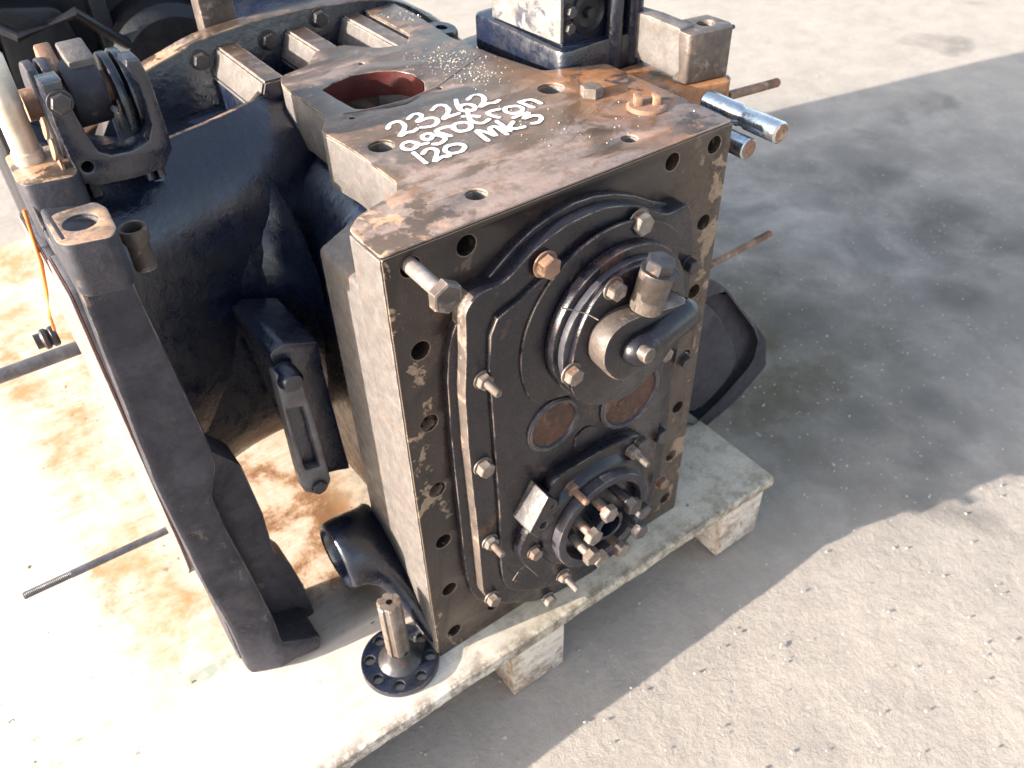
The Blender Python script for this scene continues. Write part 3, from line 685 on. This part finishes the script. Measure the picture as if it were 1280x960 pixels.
# core plugs
for px, py, r, mt in ((692, 531, .036, 'rust_disc'), (788, 496, .047, 'rust_disc')):
    p = P(px, py, 1, -.040)
    o = lathe('core_plug', [(r + .006, -.004), (r + .006, .002), (r + .003, .0045), (r, .0035), (r - .002, -.001), (r - .004, -.002)], (p.x, -.039, p.z), (0, -1, 0), 'rough_black', COV, 40)
    lathe('plug_disc', [(r - .001, 0), (r - .002, .0016), (.004, .0022), (.003, .001), (0, .001)], (p.x, -.0375, p.z), (0, -1, 0), mt, o, 40)
p = P(732, 548, 1, -.040); lathe('casting_disc', [(.020, -.002), (.0195, .001), (.018, .0015)], (p.x, -.039, p.z), (0, -1, 0), 'cover_black', COV, 32)
p = P(792, 490, 1, -.043); box('cast_bar', (p.x, -.041, p.z), (.055, .004, .009), 'rust_disc', COV, Matrix.Rotation(-.5, 3, 'Y'), .0015)
# lower hub
hx, hz = .250, .378
LH = plate('lower_hub', smoothpoly([(hx + 1.05 * r * math.cos(R(a)), hz + 1.05 * r * math.sin(R(a))) for a, r in ((0, .118), (30, .122), (52, .124), (75, .112), (100, .112), (122, .122), (150, .112), (180, .125), (205, .120), (235, .128), (262, .122), (290, .120), (320, .118), (340, .118))], 4), [circle(hx, hz, .055, 32)], 'xz', -.037, -.056, 'cover_black', G, .004)
plate('bearing_ring', circle(hx, hz, .085, 56), [circle(hx, hz, .070, 48)], 'xz', -.055, -.084, 'rough_black', LH, .0035)
lathe('ring_collar', [(.100, 0), (.094, .010), (.086, .014)], (hx, -.055, hz), (0, -1, 0), 'cover_black', LH, 48)
lathe('bore_back', [(.071, 0), (.071, .003)], (hx, -.050, hz), (0, -1, 0), 'shadow_iron', LH, 40)
lathe('centre_tube', [(.026, 0), (.026, .040), (.024, .042), (.019, .042), (.019, .01), (.0, .01)], (hx, -.053, hz), (0, -1, 0), 'black_paint', LH, 30)
for i in range(8):
    a = 2 * math.pi * (i + .35) / 8
    bolt((hx + .050 * math.cos(a), -.053, hz + .050 * math.sin(a)), (0, -1, 0), .023, .012, LH, 'dark_steel' if i in (0, 1, 7) else 'steel', washer=False, rot=i * .4, stick=.050 + .004 * math.sin(i * 2.1))
for px, py, nut, mt in ((714, 610, True, 'rusty_steel'), (790, 564, True, 'steel'), (668, 690, False, 'steel'), (704, 719, True, 'steel'), (826, 602, False, 'rusty_steel'), (801, 552, False, 'dark_steel')):
    p = P(px, py, 1, -.058); bolt((p.x, -.056, p.z), (0, -1, 0), .018, .009, LH, mt, nut=nut, shank=.024)
lug0 = px_poly([(686, 621), (697, 626), (700, 638), (688, 661), (673, 673), (662, 667)], 1, -.076)
q1 = P(692, 634, 1, -.076); q2 = P(680, 657, 1, -.076)
plate('cast_lug', rounded(lug0, .003), [circle(q1.x, q1.z, .0035, 16), circle(q2.x, q2.z, .0065, 16)], 'xz', -.036, -.076, 'cover_black', LH, .002)
by_normal(bpy.data.objects['cast_lug'], 'lit_lug_grey', lambda n_: n_.y > -.6 and n_.x < .2)  # sunlit side painted paler than the dark front
tube('lock_wire', [P(655, 708, 1, -.045), P(648, 715, 1, -.05), P(641, 725, 1, -.05), P(650, 728, 1, -.045)], .0006, 'steel', LH, 6)

# long bolt half out of its hole in the top left corner
lb = (.0312, 0, .8625)
LB = lathe('shank', [(.0088, -.05), (.0088, .062)], lb, (0, -1, -.02), 'bare_iron', G, 20)
bm = bmesh.new(); hexprof(bm, .031, .060, .073, lb, (0, -1, -.02), .5); finish(bm, 'bolt_head', 'worn_iron', LB, 25)
# bolt and square plug on the top plate
bolt((.4125, .168, T), (0, 0, 1), .027, .013, G, 'steel', washer=False, rot=.15)
pc = P(808, 134, 2, T)
lathe('plug', [(.026, 0), (.026, .002), (.023, .0045), (.016, .005)], (pc.x, pc.y, T), (0, 0, 1), 'rusty_steel', G, 32)
for sx in (-1, 1):
    box('plug_lug', (pc.x + sx * .010, pc.y + sx * -.006, T + .010), (.010, .016, .014), 'rusty_steel', G, Matrix.Rotation(-.55, 3, 'Z'), .0015)

# ------------------------------------------------------------------ right hand side of the housing
loft('right_axle_trumpet', [tsec(.42, .28, .80, .36, .76), tsec(.50, .30, .80, .36, .78), tsec(.58, .28, .80, .34, .80), tsec(.68, .26, .80, .32, .80), tsec(.70, .26, .80, .32, .80)], 'black_paint', G, 2, disp=.0010)
rf = [(.235, .30), (.225, .45), (.225, .77), (.28, .80), (.45, .84), (.70, .86), (.82, .75), (.84, .5), (.75, .32), (.5, .27), (.3, .27)]
plate('right_axle_flange', rounded(rf, .02), [], 'yz', .70, .755, 'rough_black', G, .004)
rp = px_poly([(850, 24), (884, 17), (914, 27), (917, 33), (863, 44), (848, 38)], 2, .93)
hr = P(882, 28, 2, .93)
plate('lug_pad', rounded(rp, .005), [circle(hr.x, hr.y, .012, 20)], 'xy', .861, .93, 'worn_iron', G, .003)
plate('side_ledge', rounded([(.502, .150), (.555, .148), (.634, .1264), (.65, .14), (.65, .26), (.502, .26)], .006), [], 'xy', .78, .860, 'rusty_top', G, .004)
wl = px_poly([(785, 12), (812, 20), (850, 36), (850, 92), (840, 96), (800, 76), (786, 68)], 0, .572)
plate('side_wall', rounded(wl, .004), [], 'yz', .572, .60, 'pale_cast', G, .003)
for i, (px, py, r, h) in enumerate(((850, 96, .008, .028), (861, 84, .007, .03), (856, 76, .008, .012))):
    p = P(px, py + 4, 2, .86); bolt((p.x, p.y, .86), (0, 0, 1), .017, .007, G, 'white_machined' if i < 2 else 'steel', nut=True, shank=h)
# tall control block
cbx = [(.452, .275), (.60, .275), (.625, .33), (.62, .46), (.452, .46)]
plate('valve_base', rounded([(.440, .262), (.52, .268), (.60, .262), (.64, .32), (.64, .49), (.44, .49)], .02, 5), [], 'xy', .80, .905, 'black_paint', G, .006)
plate('valve_block', rounded([(.456, .285), (.585, .285), (.61, .33), (.61, .445), (.456, .445)], .006), [], 'xy', .9045, 1.05, 'black_paint', G, .003)
plate('machined_face', rounded([(.282, .910), (.447, .906), (.447, .93), (.462, .94), (.462, 1.05), (.282, 1.05)], .003), [], 'yz', .450, .4558, 'white_machined', G, .001)
pv = P(735, 15, 1, .285)
lathe('port', [(.030, -.004), (.030, .004), (.024, .006), (.02, .001), (.008, 0), (.007, .008), (.0, .008)], (pv.x, .285, pv.z), (0, -1, 0), 'shadow_iron', G, 30)
for px, py in ((712, 14), (710, 35), (770, 30)):
    p = P(px, py, 1, .285); bolt((p.x, .285, p.z), (0, -1, 0), .014, .007, G, 'dark_steel')
for px, r in ((768, .012), (790, .014)):
    p = P(px, 60, 1, .27); lathe('valve_column', [(r, 0), (r, .30)], (p.x, .272, .78), (0, 0, 1), 'black_paint', G, 22)
# front right chrome sleeves
for (ex, ey), (bx, by_), yf in (((975, 166), (905, 130), -.055), ((935, 186), (912, 176), -.02)):
    e = P(ex, ey, 0, .535 if ex < 950 else .5585)
    e = Vector(e)
    L = .115
    o = lathe('chrome_sleeve', [(.0145, -.01), (.0145, L * .42), (.0125, L * .45), (.0125, L * .52), (.0145, L * .55), (.0145, L), (.0125, L + .0015)], e + Vector((0, L, 0)), (0, -1, 0), 'chrome', G, 28)
    lathe('sleeve_end', [(.0118, 0), (.0118, .0012), (.004, .0012), (.003, .0004), (0, .0004)], e + Vector((0, -.0012, 0)), (0, -1, 0), 'rusty_steel', o, 24)
box('side_block', (.505, .10, .80), (.020, .08, .15), 'rough_black', G, None, .006)
# right studs
stud('stud', (.74, .2166, .780), (.86, .2166, .771), .0075, 'rusty_steel', G, .03)
stud('stud', (.74, .2048, .4647), (.905, .2048, .4707), .0065, 'rusty_steel', G, .045)
stud('stud', (.74, .36, .82), (.90, .36, .815), .004, 'dark_steel', G, .03)
# dark bracket low on the right
bo_ = px_poly([(866, 342), (896, 350), (912, 362), (946, 408), (951, 424), (946, 446), (936, 462), (905, 498), (868, 534), (850, 530), (850, 440)], 1, .13)
plate('right_bracket', rounded(bo_, .008), [smoothpoly(px_poly([(862, 372), (890, 384), (908, 410), (921, 446), (908, 478), (870, 514), (855, 500), (852, 430)], 1, .13), 3)], 'xz', .13, .19, 'rough_black', G, .007)
bi_ = px_poly([(850, 352), (896, 356), (940, 412), (940, 446), (900, 492), (860, 525)], 1, .19)
plate('bracket_web', rounded(bi_, .01), [], 'xz', .150, .20, 'rough_black', G, .003)
p = P(893, 435, 1, .148); lathe('rusty_boss', [(.020, 0), (.017, .008), (.008, .009), (.006, .003), (0, .003)], p, (0, -1, 0), 'rust_disc', G, 22)
plate('right_foot', [(.56, PZ + .001), (.70, PZ + .001), (.66, .35), (.50, .5), (.49, .3)], [], 'xz', .17, .26, 'rough_black', G, .005)

# ------------------------------------------------------------------ handwriting on the top plate
def za(x, y): return (470 + x / 8.727, 105 + y / 8.727)
def zb(x, y): return (570 + x / 8.727, 95 + y / 8.727)
A_, B_ = za, zb
strokes = [
 (A_, [(130, 490), (155, 440), (240, 412), (305, 445), (310, 495), (262, 570), (340, 532), (400, 525), (445, 495)]),
 (A_, [(352, 385), (400, 337), (460, 328), (500, 358), (452, 415), (560, 378), (645, 378), (672, 415), (620, 462), (495, 480)]),
 (A_, [(612, 288), (660, 242), (740, 235), (788, 275), (780, 325), (735, 385), (800, 358), (900, 328)]),
 (B_, [(-2, 265), (25, 345), (80, 385), (180, 378), (208, 342), (150, 314), (70, 322), (45, 350)]),
 (B_, [(130, 262), (170, 220), (240, 205), (300, 232), (305, 280), (262, 340), (340, 305), (420, 295), (468, 270)]),
 (A_, [(430, 645), (360, 632), (290, 662), (295, 705), (370, 722), (440, 690), (450, 640), (470, 668), (560, 650)]),
 (A_, [(625, 560), (575, 542), (510, 568), (520, 602), (590, 608), (640, 560), (745, 585), (745, 622), (690, 655), (630, 662)]),
 (A_, [(812, 572), (740, 550), (655, 520), (730, 482), (805, 468)]),
 (A_, [(940, 425), (862, 440), (848, 488), (915, 520), (1015, 500), (1035, 452), (985, 425), (935, 425)]),
 (B_, [(122, 372), (135, 430), (155, 480), (220, 515), (300, 515), (360, 478)]), (B_, [(78, 448), (150, 438), (248, 448)]),
 (B_, [(468, 458), (400, 440), (345, 408), (400, 382), (470, 368)]),
 (B_, [(620, 335), (545, 348), (540, 392), (610, 412), (700, 402), (728, 362), (680, 335), (620, 335)]),
 (B_, [(692, 290), (780, 325), (840, 348)]), (B_, [(700, 290), (780, 265), (850, 270), (925, 305)]),
 (A_, [(412, 758), (545, 868)]),
 (A_, [(512, 768), (550, 722), (620, 710), (668, 745), (640, 848), (720, 802), (800, 792)]),
 (A_, [(862, 663), (775, 685), (755, 735), (825, 762), (930, 740), (968, 690), (925, 663), (862, 663)]),
 (B_, [(348, 710), (225, 605), (330, 618), (432, 655), (368, 578), (440, 562), (555, 642)]),
 (B_, [(448, 502), (590, 605)]), (B_, [(622, 508), (585, 560), (640, 580), (742, 562)]),
 (B_, [(632, 462), (700, 430), (790, 408), (740, 470), (830, 440), (905, 440), (932, 470), (900, 510), (835, 525)]),
]
def catmull(pts, sub=5):
    out = []
    for i in range(len(pts) - 1):
        p0 = Vector(pts[max(i - 1, 0)]); p1 = Vector(pts[i]); p2 = Vector(pts[i + 1]); p3 = Vector(pts[min(i + 2, len(pts) - 1)])
        for j in range(sub):
            t = j / sub; out.append(.5 * ((2 * p1) + (-p0 + p2) * t + (2 * p0 - 5 * p1 + 4 * p2 - p3) * t * t + (-p0 + 3 * p1 - 3 * p2 + p3) * t ** 3))
    out.append(Vector(pts[-1])); return out
bm = bmesh.new()
for si, (f, pts) in enumerate(strokes):
    zt = T + .0005 + si * .0003 / 22
    w2 = .0031
    cs = [P(*f(p.x, p.y), 2, T) for p in catmull(pts)]
    lf_, rt_ = [], []
    for i, p in enumerate(cs):
        d = (cs[min(i + 1, len(cs) - 1)] - cs[max(i - 1, 0)]); d.z = 0; d.normalize(); nn = Vector((-d.y, d.x, 0))
        ww = w2 * (1 + .30 * noise.noise(Vector((i * .35, si * 3.1, 0))) + .16 * noise.noise(Vector((i * 1.7, si, 5))))
        zi = zt + i * 4e-6; lf_.append(bm.verts.new((p.x + nn.x * ww, p.y + nn.y * ww, zi))); rt_.append(bm.verts.new((p.x - nn.x * ww, p.y - nn.y * ww, zi)))
    for i in range(len(cs) - 1): bm.faces.new((lf_[i], lf_[i + 1], rt_[i + 1], rt_[i]))
    for e, p in ((0, cs[0]), (1, cs[-1])):
        k = 12; bm.faces.new([bm.verts.new((p.x + w2 * math.cos(2 * math.pi * j / k), p.y + w2 * math.sin(2 * math.pi * j / k), zt + .0003 + e * .00007)) for j in range(k)])
o = finish(bm, 'white_handwriting', 'paint_marker', G)

# ------------------------------------------------------------------ loose flanged stub shaft standing on the pallet
SH = empty('flanged_shaft', 'small black splined shaft with a round drilled flange, standing upright on the pallet edge', 'shaft')
sc_ = P(500, 822, 2, PZ + .012); sx, sy = sc_.x, sc_.y
holes = [circle(sx + .046 * math.cos(a), sy + .046 * math.sin(a), .0078, 18) for a in [2 * math.pi * (i + .3) / 8 for i in range(8)]]
plate('round_flange', circle(sx, sy, .060, 56), holes, 'xy', PZ + .0005, PZ + .012, 'black_paint', SH, .0015)
lathe('collar', [(.034, 0), (.026, .006), (.021, .016), (.0185, .028)], (sx, sy, PZ + .0115), (0, 0, 1), 'dark_steel', SH, 32)
bm = bmesh.new(); k = 72; prof = []
for h in (0, .1305, .1325):
    ring = []
    for i in range(k):
        r = .0180 if (i % 12) < 7 else .0155
        if h == .1325: r -= .0015
        a = 2 * math.pi * i / k; ring.append(bm.verts.new((sx + r * math.cos(a), sy + r * math.sin(a), PZ + .025 + h)))
    prof.append(ring)
for a, b2 in zip(prof, prof[1:]):
    for i in range(k): bm.faces.new((a[i], a[(i + 1) % k], b2[(i + 1) % k], b2[i]))
bm.faces.new(prof[-1]); finish(bm, 'splined_shaft', 'steel', SH, 30)
lathe('centre_hole', [(.0045, 0), (.0040, .0004), (0, .0004)], (sx, sy, PZ + .1577), (0, 0, 1), 'hole_shade', SH, 16)

# ------------------------------------------------------------------ other castings behind
B = empty('dark_transmission', 'dark oily gearbox casting standing behind the lettered one, top left of the photo', 'gearbox')
plate('casting_wall', rounded([(-.21, PZ + .001), (.60, PZ + .001), (.60, .70), (.50, .98), (.10, 1.12), (-.21, 1.08)], .05), [], 'xz', 1.16, 1.55, 'shadow_iron', B, .02)
for x in (-.19, .02, .24, .44):
    plate('casting_rib', rounded([(1.09, PZ + .01), (1.17, PZ + .01), (1.17, 1.02), (1.13, 1.0), (1.09, .6)], .01), [], 'yz', x, x + .03, 'shadow_iron', B, .004)
lathe('cylinder', [(.12, 0), (.12, .10), (.10, .12)], (.13, 1.17, .72), (0, -1, 0), 'shadow_iron', B, 40)
p0 = P(262, 10, 1, .95)
rb_ = random.Random(8)
for i in range(9):
    x_ = -.15 + .045 * i + rb_.uniform(-.01, .01); z_ = rb_.uniform(.55, .95)
    bolt((x_, 1.16, z_), (0, -1, 0), .028, .014, B, 'dark_steel')
tube('oil_pipe', [(-.20, 1.10, .90), (-.12, 1.06, .84), (-.02, 1.05, .86), (.06, 1.06, .78), (.08, 1.08, .6)], .011, 'shadow_iron', B, 12)
tube('oil_pipe', [(-.19, 1.07, .72), (-.08, 1.04, .66), (.04, 1.05, .70), (.16, 1.07, .62)], .008, 'rusty_steel', B, 12)
plate('casting_cover', rounded([(-.16, .62), (-.04, .60), (.00, .72), (-.03, .86), (-.14, .88)], .02), [], 'xz', 1.11, 1.165, 'shadow_iron', B, .01)
B2 = empty('gear_casing', 'dark blue casing with bolts standing right behind the bell flange of the lettered gearbox', 'gearbox')
plate('casing_wall', rounded([(.19, PZ + .001), (.62, PZ + .001), (.66, .40), (.62, .72), (.50, .84), (.25, .86), (.19, .80)], .04), [], 'xz', .722, 1.15, 'black_paint', B2, .015)
for i in range(6):
    bolt((.22 + .065 * i, .722, .78 - .01 * (i - 2) ** 2), (0, -1, 0), .02, .012, B2, 'steel')
B3 = empty('bright_post', 'narrow bare metal post rising behind the bell flange near the top edge', 'post')
pb_ = P(285, 40, 1, .704)
plate('post', rounded([(pb_.x - .035, PZ + .001), (pb_.x + .02, PZ + .001), (pb_.x + .02, pb_.z + .25), (pb_.x - .035, pb_.z + .25)], .008), [circle(pb_.x - .004, pb_.z - .002, .011, 18)], 'xz', .704, .740, 'worn_iron', B3, .004)

# ------------------------------------------------------------------ swarf and sand lying on the top faces of the gearbox
def chips():
    bm = bmesh.new(); rnd = random.Random(3)
    spots = [((560, 75), 45, 18, 190), ((600, 95), 35, 14, 90), ((400, 12), 60, 3.0, 60), ((250, 52), 50, 3, 40), ((700, 150), 120, 40, 50), ((515, 20), 40, 8, 50)]
    for (cx, cy2), sx_, sy_, cnt in spots:
        for i in range(cnt):
            x = rnd.gauss(cx, sx_ * .5); y = rnd.gauss(cy2, sy_ * .5)
            if sy_ < 4: y = cy2 + (x - cx) * (-.25 if cx < 300 else -.12) + rnd.uniform(-3, 3)
            zz = T if sy_ > 4 else .899
            p = P(x, y, 2, zz)
            if sy_ > 4 and not (.13 < p.x < .49 and .03 < p.y < .655): continue
            if sy_ > 4 and p.x > .40 and p.y > .24: continue
            if sy_ < 4: p.y = rnd.uniform(.668, .697); p.z = .899 if .08 < p.x < .36 else .88
            if sy_ < 4 and not (.08 < p.x < .36): continue
            if sy_ < 4: p.z = .9045 if .14 < p.x < .27 else .8995
            g = bmesh.ops.create_icosphere(bm, subdivisions=1, radius=rnd.choice((.0006, .0008, .0011)))
            for v in g['verts']: v.co = Vector((v.co.x * rnd.uniform(.6, 1.8), v.co.y * rnd.uniform(.6, 1.4), v.co.z * .8)) + p + Vector((0, 0, .0004))
    o = finish(bm, 'metal_swarf', 'bright_steel', None, 30); o['kind'] = 'stuff'; o['label'] = 'bright grains of sand and swarf lying on the rusty top plate'; o['category'] = 'swarf'
chips()

# lug on the right shoulder of the bell flange, low pipe and cable
q = P(552, 34, 2, .86)
lathe('shoulder_lug', [(.034, -.10), (.030, -.03), (.027, -.004), (.024, 0), (.010, 0), (.009, -.012), (0, -.012)], (q.x, q.y, .86), (.1, -.1, 1), 'black_paint', G, 32)
tube('cable', [P(30, 262, 1, .33), P(52, 330, 1, .33), P(58, 365, 1, .335), P(62, 395, 1, .345), P(68, 412, 1, .36)], .0022, 'glint_cable_orange', G, 8)

# soft blend between the trumpet and the side wall of the casting
bm = bmesh.new(); rows = []
for (cy3, cz3, r3) in ((.455, .815, .05), (.425, .80, .055), (.392, .778, .06), (.366, .745, .065), (.348, .70, .07), (.340, .64, .07), (.340, .57, .07), (.348, .50, .065), (.365, .44, .055), (.39, .40, .045)):
    row = []
    for k_ in range(-1, 10):
        a = R(90) * k_ / 8 if 0 <= k_ <= 8 else (R(-6) if k_ < 0 else R(96))
        row.append(bm.verts.new((.034 - r3 + r3 * math.cos(a), cy3 - r3 + r3 * math.sin(a), cz3)))
    rows.append(row)
for a, b2 in zip(rows, rows[1:]):
    for i in range(len(a) - 1): bm.faces.new((a[i], a[i + 1], b2[i + 1], b2[i]))
o = finish(bm, 'casting_blend', 'black_paint', G, 80)
for p_ in o.data.polygons: pass
